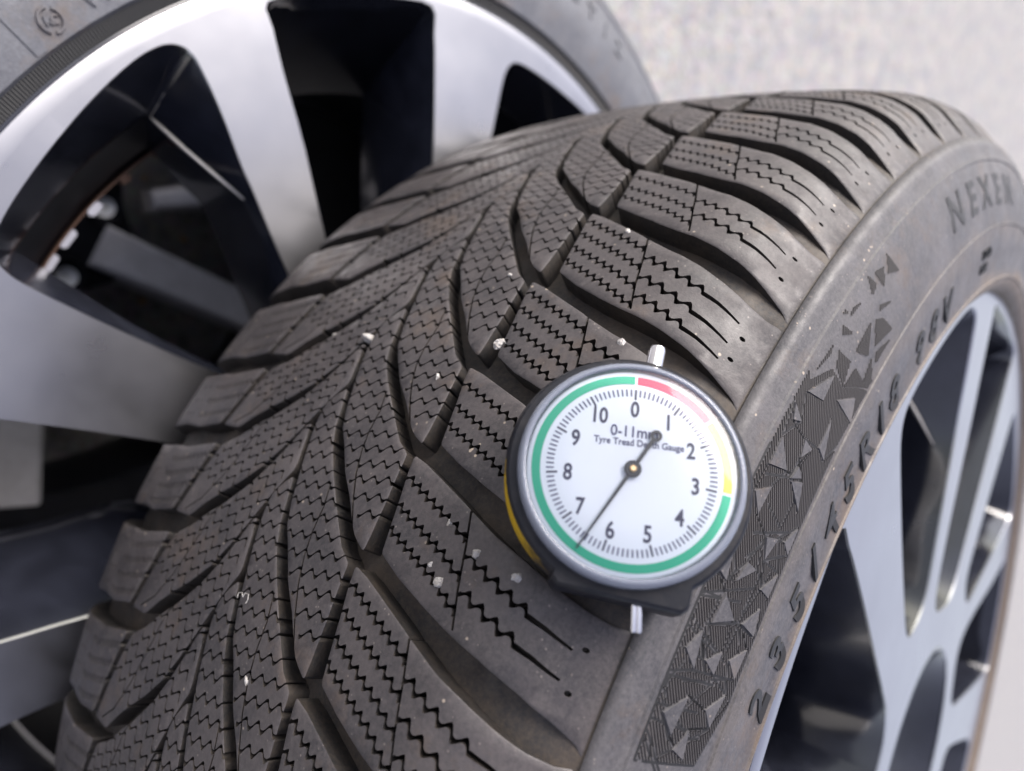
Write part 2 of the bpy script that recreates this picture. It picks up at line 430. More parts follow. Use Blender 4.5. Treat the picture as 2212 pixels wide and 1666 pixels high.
class Block:
    """a tread block triangulated once in canonical (phase, x) space"""
    def __init__(s, poly, cuts, chamfer=0.32, grid=5.0, rnd=1.0, gx=4.0):
        C_ = [(a * CS, b) for a, b in poly]
        O = densify(round_corners(C_, rnd))
        I = inset(O, chamfer)
        pts = list(map(tuple, O)); edges = []; faces = [list(range(len(O)))]
        b0 = len(pts); pts += list(map(tuple, I)); edges += [(b0 + i, b0 + (i + 1) % len(I)) for i in range(len(I))]
        for c in cuts:
            c = densify(c, 2.5); b0 = len(pts); pts += list(map(tuple, c)); faces.append(list(range(b0, b0 + len(c))))
        lo, hi = O.min(0), O.max(0)
        g = np.array([(a, b) for a in np.arange(lo[0] + 1, hi[0], grid) for b in np.arange(lo[1] + 1, hi[1], gx)])
        if len(g):
            g = g[inside(g, O)]; pts += [tuple(q) for q in g]
        V, E_, F, ov, oe, of = delaunay_2d_cdt([Vector(q) for q in pts], edges, faces, 0, 1e-5)
        V = np.array([tuple(v) for v in V])
        keep = [f for f, o in zip(F, of) if (0 in o and len(o) == 1)]
        T = []
        for f in keep:
            for k in range(1, len(f) - 1): T.append((f[0], f[k], f[k + 1]))
        T = np.array(T)
        a, b, c = V[T[:, 0]], V[T[:, 1]], V[T[:, 2]]
        ar = (b[:, 0] - a[:, 0]) * (c[:, 1] - a[:, 1]) - (b[:, 1] - a[:, 1]) * (c[:, 0] - a[:, 0])
        # (u, x, out) is right handed as (Y-turn, axle, radius): flip so that normals look out
        T[ar > 0] = T[ar > 0][:, ::-1]
        s.V = V; dO = dist_poly(V, O)
        s.d = np.where(dO < chamfer * 0.98, chamfer * 0.8 * (1 - dO / chamfer) ** 1.3, 0.0)
        from collections import Counter
        cnt = Counter()
        for t in T:
            for i in range(3): cnt[(t[i], t[(i + 1) % 3])] += 1
        bd = [e for e in cnt if (e[1], e[0]) not in cnt]
        s.T = T; s.bd = np.array(bd)
        used = np.unique(s.bd); s.wi = {v: i for i, v in enumerate(used)}; s.used = used
    def build(s, name, n, mat, parent, depth=7.0):
        ph = s.V[:, 0] / CS + n; x = s.V[:, 1]
        u = warp(ph, x); rough = 0
        P = place(u, x, s.d)
        k = len(P); U = s.used
        P1 = place(u[U], x[U], s.d[U]); P2 = place(u[U], x[U], np.full(len(U), depth))
        V = np.concatenate([P, P1, P2]); w = np.array([s.wi[v] for e in s.bd for v in e]).reshape(-1, 2)
        a, b = w[:, 0] + k, w[:, 1] + k; m_ = len(U)
        F = np.concatenate([s.T, np.stack([b, a, a + m_], 1), np.stack([b, a + m_, b + m_], 1)])
        me = tri_mesh(name, V, F)
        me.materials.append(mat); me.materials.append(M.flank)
        mi = np.zeros(len(F), np.int32); mi[len(s.T):] = 1
        me.polygons.foreach_set('material_index', mi)
        return link(name, me, None, parent)

# ---- outlines (phase relative to the tip of groove n, x in mm), read as the grooves run
SL = [(0.0, 46.2), (0.11, 41.0), (0.32, 35.0), (0.53, 29.0), (0.75, 22.6), (0.97, 17.0), (1.16, 13.6), (1.37, 11.2), (1.57, 8.8)]
SL_end = [(1.74, 6.6), (1.98, 4.2), (2.16, 2.2)]
SR = [(0.23, 43.0), (0.33, 40.2), (0.53, 34.8), (0.74, 28.0), (0.97, 22.0), (1.16, 16.8), (1.37, 13.4), (1.57, 11.0), (1.80, 8.2), (2.06, 5.2), (2.22, 3.9)]
LLo = [(-0.14, -34.5), (-0.08, -30.5), (0.08, -24.5), (0.20, -18.8), (0.34, -13.8), (0.47, -9.6), (0.70, -4.8), (0.95, -1.0), (1.13, 0.7)]
LLo_end = [(1.38, 3.2), (1.47, 4.4), (1.55, 6.2), (1.60, 8.0)]
LUp = [(0.0, -35.3), (0.17, -29.0), (0.30, -23.2), (0.45, -16.0), (0.63, -9.3), (0.85, -4.6), (1.05, -1.2), (1.25, 1.2), (1.42, 3.2), (1.56, 5.2), (1.66, 6.9)]
sh = lambda L, d: [(a + d, b) for a, b in L]
inner_R = [(0.0, 46.0), (-0.18, 46.7), (-0.45, 47.9), (-0.75, 48.7), (-0.88, 48.8)] + sh(SR, -1) + LLo_end + SL[::-1][:-1]
inner_L = LLo + sh(SL_end, -1)[::-1] + sh(LUp, -1)[::-1] + [(-0.99, -45.3), (-0.75, -43.4), (-0.45, -40.8), (-0.2, -38.3)]
should_R = [(0.0, 48.7), (-0.06, 54), (-0.15, 60), (-0.34, 72.5), (-0.44, 82), (-0.50, 90), (-0.58, 99), (-0.62, 104), (-0.63, 108), (-0.60, 111.3),
            (-1.54, 111.3), (-1.46, 110), (-1.38, 105), (-1.31, 99), (-1.24, 90), (-1.18, 80), (-1.12, 72), (-1.0, 63), (-0.86, 55.0), (-0.83, 54.5),
            (-0.6, 53), (-0.38, 51.5), (-0.15, 49.6)]
should_L = [(-0.2, -43), (-0.24, -51.5), (-0.32, -70), (-0.40, -82), (-0.43, -90), (-0.44, -99.9), (-1.22, -99.9), (-1.2, -92), (-1.15, -84), (-1.08, -75), (-1.04, -62),
            (-0.98, -49), (-0.75, -47), (-0.45, -44.7)]

def P_(a, b): return (a * CS, b)
def sipes_inner_R():
    cuts = []
    for k in range(-5, 10):
        f0 = 0.125 + 0.153 * k + random.uniform(-.01, .01)
        f = lambda x: f0 + 0.0036 * (x - 25)
        x0, x1 = (3.0, 51.0)
        if f0 < -0.05: x0 = max(3, 25 - (f0 + .05) * 30)
        cuts.append(zigzag(P_(f(x0 - 2), x0 - 2), P_(f(x1), x1), 5.1, 0.9, 0.74))
    cuts.append(strip([P_(a, b) for a, b in [(0.62, 25.2), (0.40, 27.6), (0.15, 28.4), (-0.05, 30.0), (-0.25, 32.6), (-0.5, 37.0), (-0.72, 41.5), (-0.82, 45)]], 0.55))
    return cuts
def sipes_inner_L():
    cuts = []
    for k in range(-5, 9):
        f0 = 0.02 + 0.155 * k + random.uniform(-.01, .01)
        f = lambda x: f0 + 0.0105 * (-x - 16)
        cuts.append(zigzag(P_(f(-47), -47), P_(f(4), 4), 6.2, 1.2, 0.75))
    cuts.append(strip([P_(a, b) for a, b in [(0.22, -18.4), (0.1, -21.2), (-0.13, -22.6), (-0.36, -24.9), (-0.55, -27.2), (-0.80, -32.6), (-0.95, -40)]], 0.5))
    return cuts
def sipes_should_R(long):
    cuts = []
    mid = lambda f: 73.3 + (f + 0.36) / (-1.12 + 0.36) * 8.6
    inn = [-0.13, -0.32, -0.51, -0.69] if long else [-0.19, -0.43, -0.63]
    for f0 in inn:
        s_ = -0.0150
        x0 = 49.5 + (-f0) * 4.5; f = lambda x: f0 + s_ * (x - x0)
        x1 = 73.0
        for _ in range(4): x1 = mid(f(x1))
        cuts.append(zigzag(P_(f(x0), x0), P_(f(x1), x1), 3.3, 0.7, 1.15, shape='sin'))
    for f0 in ([-0.57, -0.79, -1.0] if long else [-0.65, -0.90]):
        x0 = mid(f0) + .6
        a, b = P_(f0, x0), P_(f0 - (0.26 if f0 > -.85 else 0.225), 104.3)
        cuts.append(zigzag(a, b, 4.2, 0.9, 1.3, straight=9.0, shape='sin'))
    cuts.append(strip([P_(-0.33, 73.0), P_(-0.6, 76.2), P_(-0.9, 79.2), P_(-1.16, 82.3)], 0.6))
    for f0 in ((-0.87, -1.18) if not long else (-0.93, -1.16)):
        cuts.append(circle2(P_(f0, 106.1), 0.6))
    return cuts
def sipes_should_L(long):
    cuts = []
    for f0 in ([-0.33, -0.50, -0.66, -0.83] if long else [-0.38, -0.57, -0.77]):
        cuts.append(zigzag(P_(f0, -42.5), P_(f0 - .15, -69.5), 2.5, 0.8, 0.8, shape='sin'))
        cuts.append(circle2(P_(f0 - .20, -81), 0.7)); cuts.append(circle2(P_(f0 - .17, -76.5), 0.55))
    return cuts

wheel_A = bpy.data.objects.new('wheel', None); col.objects.link(wheel_A)
wheel_A.location = (0, 0, GROUND * S)
tag(wheel_A, 'topmost wheel of the stack, with worn winter tread and the dial gauge lying on it', 'wheel', 'alloy wheels in the stack')

def side_prof():           # outer sidewall: (x, r) from the shoulder to the bead
    return [(111.5, 309.3), (111.9, 309.9), (114.4, 307.0), (114.9, 305.2), (116.4, 302.6), (118.0, 299.0), (121.0, 290.0), (123.5, 280.0), (124.7, 272.0), (125.0, 266.0),
            (124.6, 259.0), (125.4, 256.5), (125.0, 252.0), (122.6, 248.2), (120.5, 247.0), (108.0, 246.6)]
floor_R = [(111.1, 309.6)] + [(x, float(top_r(x)) - d) for x, d in [(107.5, 1.6), (103, 3.3), (98, 4.8), (92, 6.0), (85, 6.4), (70, 6.5), (50, 6.5), (30, 6.5), (10, 6.5), (-10, 6.5), (-30, 6.5), (-50, 6.5), (-70, 6.5), (-84, 6.5), (-90, 6.6), (-94, 6.8)]]
left_side = [(-96.5, 313.0), (-97, 306.0), (-95.6, 298), (-95, 285), (-95, 268), (-94, 256), (-92, 247), (-88, 240)]
prof = side_prof()[::-1] + floor_R + left_side
V, F = revolve(prof, 420)
V = np.array(V); V[:, 2] += side_shift(V[:, 0], V[:, 1])
me = mesh('tyre', V, F); me.shade_smooth()
tyre_A = link('tyre', me, None, wheel_A)
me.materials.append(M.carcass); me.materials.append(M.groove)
k = len(prof); lo_, hi_ = len(side_prof()) - 0, len(prof) - 5
mi = np.array([1 if lo_ - 1 <= (j % (k - 1)) < hi_ else 0 for j in range(len(me.polygons))], dtype=np.int32)
me.polygons.foreach_set('material_index', mi)

B_in_R = Block(inner_R, sipes_inner_R()); B_in_L = Block(inner_L, sipes_inner_L())
B_sR = {q: Block(should_R, sipes_should_R(q), gx=2.5) for q in (True, False)}
B_sL = {q: Block(should_L, sipes_should_L(q), gx=2.2) for q in (True, False)}
for n in range(-11, 12):
    is_long = lambda A_: (np.interp(n, NN, A_) - np.interp(n - 1, NN, A_)) > 31.2
    B_in_R.build('tread_block', n, M.tread, tyre_A)
    B_in_L.build('tread_block', n, M.tread, tyre_A)
    B_sR[bool(is_long(UR))].build('tread_block', n, M.tread, tyre_A)
    B_sL[bool(is_long(UL))].build('tread_block', n, M.tread, tyre_A)
# the blocks round the back, never in view here: one part, without sipes
class Plain(Block): pass
back = [Plain(q, [], grid=9, gx=9) for q in (inner_R, inner_L, should_R, should_L)]
VV, FF, off = [], [], 0
for n in range(12, 60):
    for bk in back:
        ph = bk.V[:, 0] / CS + n; x = bk.V[:, 1]; u = warp(np.minimum(ph, 57), x)
        U = bk.used; kk = len(bk.V); m_ = len(U)
        VV.append(np.concatenate([place(u, x, bk.d), place(u[U], x[U], np.full(m_, 7.0))]))
        inv = {int(v): i for i, v in enumerate(U)}
        a = bk.bd[:, 0]; b = bk.bd[:, 1]
        ai = np.array([inv[int(v)] for v in a]) + kk; bi = np.array([inv[int(v)] for v in b]) + kk
        FF.append(np.concatenate([bk.T, np.stack([b, a, ai], 1), np.stack([b, ai, bi], 1)]) + off)
        off += kk + m_
tag(link('rear_tread_blocks', tri_mesh('rear_tread_blocks', np.concatenate(VV), np.concatenate(FF)), M.tread, tyre_A), kind='stuff')

# ------------------------------------------------------------------ sidewall: lettering and pattern
_sp = np.array(side_prof()); _o = np.argsort(_sp[3:, 1])
SWR, SWX = _sp[3:, 1][_o], _sp[3:, 0][_o]
def on_side(a_deg, r, lift):
    a = np.radians(a_deg); r = np.asarray(r, float)
    x = np.interp(r, SWR, SWX) + lift
    Z = r * np.cos(a)
    return np.stack([r * np.sin(a), Z, x + side_shift(r * np.sin(a), Z)], -1)
FONT_OBJ = {}
def text_geo(s, size, depth, outline=0.0, sx=1.0, res=5, bold=0.0):
    cu = bpy.data.curves.new('txt', 'FONT'); cu.body = s; cu.size = size; cu.extrude = depth; cu.resolution_u = res; cu.offset = bold * size
    if outline: cu.fill_mode = 'NONE'; cu.bevel_depth = outline; cu.bevel_resolution = 0; cu.extrude = 0
    o = bpy.data.objects.new('txt', cu); col.objects.link(o)
    dg = bpy.context.evaluated_depsgraph_get(); me = bpy.data.meshes.new_from_object(o.evaluated_get(dg))
    V = np.array([tuple(v.co) for v in me.vertices]); F = [tuple(q.vertices) for q in me.polygons]
    bpy.data.objects.remove(o); bpy.data.curves.remove(cu); bpy.data.meshes.remove(me)
    if len(V): V[:, 0] *= sx
    return V, F
def letter_on_side(ch, a0, r_base, size, sx, parent, mat, name='letter', outline=0.0, bold=0.0, lift=0.15, slant=0.0, shift=lambda V: V):
    V, F = text_geo(ch, size, 0.35, outline, sx, bold=bold)
    if not len(V): return
    V[:, 0] -= (V[:, 0].min() + V[:, 0].max()) / 2
    r = r_base + V[:, 1]; a = a0 + np.degrees((V[:, 0] + slant * V[:, 1]) / (r_base + 3))
    Pt = on_side(a, r, lift + V[:, 2])
    return link(name, mesh(name, Pt, F), mat, parent)
for ch, a in zip('235/45R18', (-10.75, -7.84, -4.85, -2.35, 0.35, 3.30, 6.25, 8.75, 11.3)):
    letter_on_side(ch, a, 257.0, 15.0, 1.05, tyre_A, M.letter, lift=0.05, slant=0.12, bold=0.018)
for ch, a in zip('98V', (16.4, 19.5, 22.5)):
    letter_on_side(ch, a, 257.4, 14.6, 1.08, tyre_A, M.letter, lift=0.05, slant=0.12, bold=0.018)
for ch, a in zip('NEXEN', (26.5, 30.6, 34.4, 38.4, 42.4)):
    letter_on_side(ch, a, 284.6, 16.0, 1.25, tyre_A, M.letter, lift=-0.1, bold=0.028)
for row, rb in (('LOAD', 266.0), ('MAX', 260.4)):
    for i, ch in enumerate(row): letter_on_side(ch, 32.4 + i * 0.75, rb, 5.0, 0.8, tyre_A, M.letter)

DARK = [[(14.86, 299.32), (15.5, 292.01), (14.16, 294.6)], [(12.87, 299.03), (14.13, 297.15), (13.22, 293.31)], [(12.2, 300.35), (12.7, 295.7), (11.78, 294.79)], [(9.63, 298.49), (11.07, 296.44), (9.21, 297.36)], [(12.09, 291.04), (13.77, 287.45), (11.82, 289.72)], [(8.65, 300.28), (9.32, 300.01), (9.08, 298.64)], [(7.75, 300.38), (8.49, 298.58), (8.06, 299.89)], [(8.36, 298.33), (8.84, 293.11), (7.87, 296.54)], [(11.19, 289.32), (11.97, 287.19), (12.49, 281.63), (10.02, 284.2)], [(10.58, 290.52), (9.07, 284.58), (8.15, 289.98)], [(11.95, 280.16), (9.85, 282.76), (9.51, 280.29)], [(7.17, 297.71), (6.31, 296.71), (4.45, 298.58)], [(7.1, 295.24), (7.47, 289.56), (5.89, 287.43), (6.24, 292.94)], [(7.64, 286.72), (7.84, 278.54), (5.89, 287.43)], [(9.35, 283.05), (8.51, 277.85), (7.8, 278.3), (7.71, 281.32)]]
FIELD = [(4.71, 300.3), (4.18, 298.71), (5.96, 293.82), (5.89, 287.43), (7.19, 281.43), (7.84, 277.6), (6.06, 277.9), (4.85, 278.2), (3.35, 278.6), (2.76, 278.33), (0, 278), (-4, 277.8), (-8, 277.6), (-11.4, 278), (-14.3, 282.5), (-14.7, 300.3), (-11, 300.3), (-8, 300.3), (-4, 300.3), (0, 300.3)]
SMOOTH = [[(5.81, 292.45), (4.05, 291.82), (3.53, 297.91)], [(4.94, 287.72), (6.44, 281.36), (5.1, 277.9)], [(2.56, 299.73), (2.11, 295.03), (1.77, 297.82)], [(3.97, 286.1), (2.04, 285.46), (1.82, 281.54)], [(1.65, 291.5), (1.64, 287.41), (0.69, 290.11)], [(0.32, 289.13), (0.0, 286.35), (-0.53, 290.06)], [(-0.61, 289.61), (-0.07, 285.37), (-1.44, 282.18)], [(0.72, 298.45), (-0.92, 298.36), (-0.42, 292.11)], [(-3.68, 289.25), (-3.3, 284.8), (-4.65, 286.49)], [(-5.22, 291.35), (-5.25, 287.56), (-6.38, 292.9)], [(-7.0, 293.96), (-7.84, 287.96), (-8.51, 294.68)], [(-7.78, 285.07), (-6.58, 280.87), (-7.97, 279.02)], [(-9.3, 287.76), (-9.99, 292.17), (-10.41, 287.79)]]
LINES = [[(-1.38, 297.72), (-0.52, 290.39)], [(-4.01, 293.54), (-2.48, 280.8)], [(-8.63, 295.6), (-7.94, 287.09)], [(-7.83, 286.4), (-4.89, 282.16)], [(-9.22, 286.56), (-7.89, 285.76)], [(-11.13, 295.9), (-10.79, 288.88)], [(-10.79, 288.88), (-8.92, 297.1)], [(-12.55, 294.08), (-10.8, 286.95)], [(-14.27, 294.42), (-12.62, 282.14)], [(-7.34, 286.19), (-5.22, 285.4)], [(-10.61, 287.55), (-10.33, 282.8)], [(-12.41, 297.06), (-13.27, 287.23)], [(-13.3, 287.97), (-13.14, 284.12)], [(-2.41, 292.85), (-2.81, 285.7)], [(-1.11, 285.15), (-2.81, 285.7)], [(-5.08, 292.29), (-3.63, 287.11)], [(-8.59, 295.73), (-7.18, 294.72)], [(-11.62, 300.16), (-10.4, 297.32)], [(-9.31, 281.29), (-7.95, 285.02)], [(-11.15, 279.0), (-13.05, 284.46)]]
AR = math.radians(1) * 290
flat = lambda L: np.array([(a * AR, r) for a, r in L])
hd = np.array([0.80, 0.60]); hd /= np.linalg.norm(hd); hn = np.array([-hd[1], hd[0]])      # run of the fine ribs
def ribs(poly, holes, lines, pitch=0.74, w=0.40, h=0.40):
    poly = flat(poly); c = poly @ hn; V, F = [], []
    for q in np.arange(c.min() + .2, c.max(), pitch):
        t = np.arange((poly @ hd).min(), (poly @ hd).max(), 0.22)
        Pt = hn * q + t[:, None] * hd
        ok = inside(Pt, poly)
        for hl in holes: ok &= ~inside(Pt, hl)
        for a, b in lines:
            ab = b - a; tt = np.clip(((Pt - a) @ ab) / (ab @ ab), 0, 1)
            ok &= np.linalg.norm(Pt - a - tt[:, None] * ab, axis=1) > 0.30
        i = 0
        while i < len(t):
            if not ok[i]: i += 1; continue
            j = i
            while j + 1 < len(t) and ok[j + 1]: j += 1
            if j - i >= 2:
                ns = max(2, int((t[j] - t[i]) / 3) + 1)
                b0 = len(V)
                for tt in np.linspace(t[i], t[j], ns):
                    for o_, lf in ((-w, -0.05), (-w * .6, h), (w * .6, h), (w, -0.05)):
                        pp = hn * (q + o_ * 0.5 * pitch / .40 * .48) + hd * tt
                        V.append(on_side(pp[0] / AR, pp[1], lf))
                for s_ in range(ns - 1):
                    e = b0 + 4 * s_
                    F += [(e + q_, e + q_ + 1, e + q_ + 5, e + q_ + 4) for q_ in range(3)]
            i = j + 1
    return V, F
rgl = np.random.default_rng(11)
SMOOTH += [[(-12.6, 298.2), (-11.6, 292.6), (-13.4, 293.6)], [(-9.9, 299.0), (-8.9, 296.0), (-10.6, 294.2)], [(-11.9, 286.2), (-10.9, 281.0), (-12.6, 282.6)], [(-13.9, 291.6), (-12.9, 288.8), (-14.2, 287.4)],
           [(-6.3, 299.6), (-5.0, 297.2), (-6.6, 295.4)], [(-5.9, 283.6), (-4.6, 279.4), (-6.0, 279.6)], [(-2.4, 298.8), (-1.6, 294.4), (-3.2, 294.8)], [(-3.2, 282.4), (-2.0, 279.2), (-3.6, 279.0)], [(-9.5, 284.6), (-8.6, 279.6), (-10.2, 280.2)]]
corners = [q for t in SMOOTH for q in t] + [q for q in FIELD[::2]]
for t in SMOOTH:                                        # facet joints from corner to corner
    for q in t:
        cand = [c_ for c_ in corners if c_ not in t and q[0] < 3]
        cand.sort(key=lambda c_: ((c_[0] - q[0]) * AR) ** 2 + (c_[1] - q[1]) ** 2)
        for c_ in [c_ for c_ in cand if math.hypot((c_[0] - q[0]) * AR, c_[1] - q[1]) > 6.0][:1]: LINES.append([q, c_])
for _ in range(10):
    a_ = rgl.uniform(-14, -6); LINES.append([(a_, 300), (a_ + rgl.uniform(-2.2, 2.2), rgl.uniform(284, 292))])
LINES += [[FIELD[i], FIELD[(i + 1) % len(FIELD)]] for i in range(9, len(FIELD) - 1)]
holes = [flat(s_) for s_ in SMOOTH]; lines = [flat(s_) for s_ in LINES]
gv, gf = [], []
for a, b in lines:
    t = (b - a) / (np.linalg.norm(b - a) + 1e-9); nn_ = np.array([-t[1], t[0]]) * 0.28; b0 = len(gv)
    for k in range(6):
        c_ = a + (b - a) * k / 5
        for q in (c_ - nn_, c_ + nn_): gv.append(on_side(q[0] / AR, q[1], 0.06))
    gf += [(b0 + 2 * k, b0 + 2 * k + 1, b0 + 2 * k + 3, b0 + 2 * k + 2) for k in range(5)]
tag(link('facet_joints', mesh('facet_joints', np.array(gv), gf), M.letter, tyre_A), kind='stuff')
rv, rf = ribs(FIELD, holes, lines)
o = link('ribbed_field', mesh('ribbed_field', np.array(rv), rf), M.dark_rub, tyre_A); tag(o, kind='stuff')
for tri in DARK:
    rv, rf = ribs(tri, [], [], w=0.36)
    if rv: link('ribbed_triangle', mesh('ribbed_triangle', np.array(rv), rf), M.dark_rub, tyre_A)
for tri in SMOOTH:
    n_ = len(tri); c_ = np.mean(tri, 0)
    top = [on_side(*(np.array(q) * .92 + c_ * .08), 0.55) for q in tri]; bot = [on_side(*q, -0.2) for q in tri]
    link('smooth_triangle', mesh('smooth_triangle', np.array(top + bot), [tuple(range(n_))] + [(i, n_ + i, n_ + (i + 1) % n_, (i + 1) % n_) for i in range(n_)]), M.carcass, tyre_A)
# thin moulded ridges on the sidewall
for r_c, w_, h_ in ((301.6, 0.7, 0.5), (276.2, 0.5, 0.4), (254.0, 0.8, 0.5)):
    V, F = [], []
    N_ = 400
    for i in range(N_):
        a = 360.0 * i / N_
        for dr, lf in ((-w_, -.1), (-w_ * .5, h_), (w_ * .5, h_), (w_, -.1)): V.append(on_side(a, r_c + dr, lf))
    F = [(i * 4 + j, i * 4 + j + 1, ((i + 1) % N_) * 4 + j + 1, ((i + 1) % N_) * 4 + j) for i in range(N_) for j in range(3)]
    link('moulded_ridge', mesh('moulded_ridge', np.array(V), F), M.carcass, tyre_A)

# ------------------------------------------------------------------ rims
LIP = 122.5
WA_S1 = [(-3.5, 233.2, -3.5, 218, 30), (0.8, 235, 0.2, 218, 30), (5.3, 236.8, 3.0, 218, 30), (7.4, 236.9, 4.4, 218, 30), (8.8, 236.0, 5.2, 218, 30), (9.9, 233.5, 5.6, 218, 30), (10.5, 229, 5.7, 217.8, 30), (10.4, 222, 5.8, 216.5, 30),
         (10.1, 214, 5.9, 211, 28), (9.4, 202, 6.1, 201, 24), (8.2, 187, 6.4, 186, 15), (7.3, 174, 6.7, 174, 8), (5.6, 156, 5.2, 156, 8), (3.6, 138, 2.8, 139, 10), (0.0, 115, -1.2, 117, 16), (-4.0, 105.5, -4.6, 110, 22), (-9.0, 103.5, -9.0, 109, 24)]
WB_S1 = [(22.5, 84, 22.5, 89, 30), (13.5, 86, 17, 92, 34), (8.8, 97, 15.0, 100, 42), (11.0, 120, 19, 121, 45), (14.2, 145, 25.0, 146, 45), (17.5, 180, 24.6, 181, 45), (19.0, 212, 24.8, 212, 45), (19.8, 228, 24.5, 224, 45), (20.3, 237.6, 24, 224, 45), (25, 237.6, 26, 222, 36), (30.8, 237.6, 30.8, 222, 36)]
WB_S3 = [(30.8, 237.6, 30.8, 222, 36), (36, 237.6, 35.5, 222, 36), (41.7, 237.6, 40.6, 224, 40), (42.0, 225, 40.7, 222, 40), (42.0, 209, 40.6, 209, 40), (41.6, 179, 39.8, 180, 40), (40.8, 150, 38.6, 150, 40), (39.4, 118, 36.6, 118, 40), (37.6, 97, 33.0, 100, 40), (31.5, 86, 29, 92, 34), (22.5, 84, 22.5, 89, 30)]
WA_S3 = [(63.0, 103.5, 63.0, 109, 24), (57.0, 105.5, 57.8, 110, 20), (54.0, 115, 55.4, 117, 12), (53.8, 141, 55.0, 141, 10), (54.1, 174, 55.8, 174, 14), (54.5, 200, 57.0, 199, 22), (54.8, 215, 57.6, 212, 28), (55.2, 222, 57.8, 217, 30), (56.0, 227, 58.2, 218, 30), (57.4, 229.6, 59, 218, 30), (60, 230.8, 61, 218, 30), (64, 231.8, 64, 218, 30), (68.5, 233.2, 68.5, 218, 30)]
def pol(a, r, h): return (r * math.sin(math.radians(a)), r * math.cos(math.radians(a)), h)
def arc(a0, a1, r, n): return [(a0 + (a1 - a0) * i / n, r) for i in range(n + 1)]
def refine(E):
    """Catmull-like subdivision so that outlines read as curves"""
    out = []
    for i in range(len(E) - 1):
        out.append(E[i]); p0 = E[max(0, i - 1)]; p1 = E[i]; p2 = E[i + 1]; p3 = E[min(len(E) - 1, i + 2)]
        for t in (1 / 3, 2 / 3):
            out.append(tuple(0.5 * (2 * p1[k] + (p2[k] - p0[k]) * t + (2 * p0[k] - 5 * p1[k] + 4 * p2[k] - p3[k]) * t * t + (3 * p1[k] - p0[k] - 3 * p2[k] + p3[k]) * t ** 3) for k in range(5)))
    out.append(E[-1]); return out
def spoke_mesh(edges, cap):
    """edges: two window outlines in order (a, r, a2, r2, depth); cap: the closing run on the lip and on the hub. Returns face mesh + wall mesh"""
    E1, E2 = (refine(e) for e in edges)
    # polygon: E1 (lip mid -> hub) , hub run, E2 (hub -> lip mid), lip arc back
    run = [(a, r) for a, r, *_ in E1] + cap[0] + [(a, r) for a, r, *_ in E2] + cap[1]
    ring = np.array([pol(a, r, 0)[:2] for a, r in run])
    pts = [Vector(q) for q in ring]
    V2, _, F2, *_r = delaunay_2d_cdt(pts, [], [list(range(len(pts)))], 1, 1e-6)
    V = [(v[0], v[1], LIP) for v in V2]; F = []
    for f in F2:
        a, b, c = (Vector(V2[i]) for i in f[:3])
        F.append(tuple(f) if (b - a).cross(c - a) > 0 else tuple(reversed(f)))
    return (V, F), (E1, E2)
def walls(E, flip):
    V, F = [], []
    for a, r, a2, r2, d in E:
        rb = r2 - 0.5 * max(0, min(1, (r2 - 150) / 70)) * 12; db = max(d + 8, 58); q_ = 2.2 / (db - d)
        V += [pol(a, r, LIP), pol(a + (a2 - a) * .025, r + (r2 - r) * .025, LIP - 0.8), pol(a + (a2 - a) * .93, r + (r2 - r) * .93, LIP - d * .93), pol(a2, r2 + (rb - r2) * q_, LIP - d - 2.2), pol(a2, rb, LIP - db)]
    for i in range(len(E) - 1):
        for j in range(4):
            q = (i * 5 + j, i * 5 + j + 1, (i + 1) * 5 + j + 1, (i + 1) * 5 + j)
            F.append(q if flip else q[::-1])
    return V, F
face1, (e1a, e1b) = spoke_mesh((WA_S1, WB_S1), ([(-9, 85), (-9, 62), (7, 62), (22.5, 62), (22.5, 75)], arc(30.8, -3.5, 239.2, 24)))
face3, (e3a, e3b) = spoke_mesh((WB_S3, WA_S3), ([(22.5, 75), (22.5, 62), (43, 62), (63, 62), (63, 85)], arc(68.5, 30.8, 239.2, 26)))
me_s1f, me_s3f = mesh('spoke', *face1), mesh('spoke', *face3)
me_s1w = mesh('pocket_wall', *join([walls(e1a, True), walls(e1b, True)])); me_s3w = mesh('pocket_wall', *join([walls(e3a, True), walls(e3b, True)]))
for q in (me_s1w, me_s3w):
    q.materials.append(M.black); q.materials.append(M.machined)
    q.polygons.foreach_set('material_index', np.array([1 if k % 4 == 0 else 0 for k in range(len(q.polygons))], np.int32)); q.shade_smooth(); q.set_sharp_from_angle(angle=math.radians(50))
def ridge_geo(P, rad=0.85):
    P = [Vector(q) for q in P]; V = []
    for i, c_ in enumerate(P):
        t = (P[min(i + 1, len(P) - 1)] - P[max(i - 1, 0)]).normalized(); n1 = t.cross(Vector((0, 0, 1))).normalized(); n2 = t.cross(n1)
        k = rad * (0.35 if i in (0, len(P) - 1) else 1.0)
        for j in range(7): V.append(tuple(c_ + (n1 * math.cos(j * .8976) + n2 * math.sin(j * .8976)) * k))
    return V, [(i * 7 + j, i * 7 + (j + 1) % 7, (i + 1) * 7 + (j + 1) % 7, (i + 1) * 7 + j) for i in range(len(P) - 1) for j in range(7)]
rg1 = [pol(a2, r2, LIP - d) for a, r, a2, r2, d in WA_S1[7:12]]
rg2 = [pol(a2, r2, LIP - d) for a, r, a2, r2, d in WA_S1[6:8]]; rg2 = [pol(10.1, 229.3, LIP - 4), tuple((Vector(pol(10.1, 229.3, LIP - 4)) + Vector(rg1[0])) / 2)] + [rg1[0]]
me_ridge = mesh('pocket_ridge', *join([ridge_geo(rg1), ridge_geo(rg2, .6)])); me_ridge.shade_smooth()
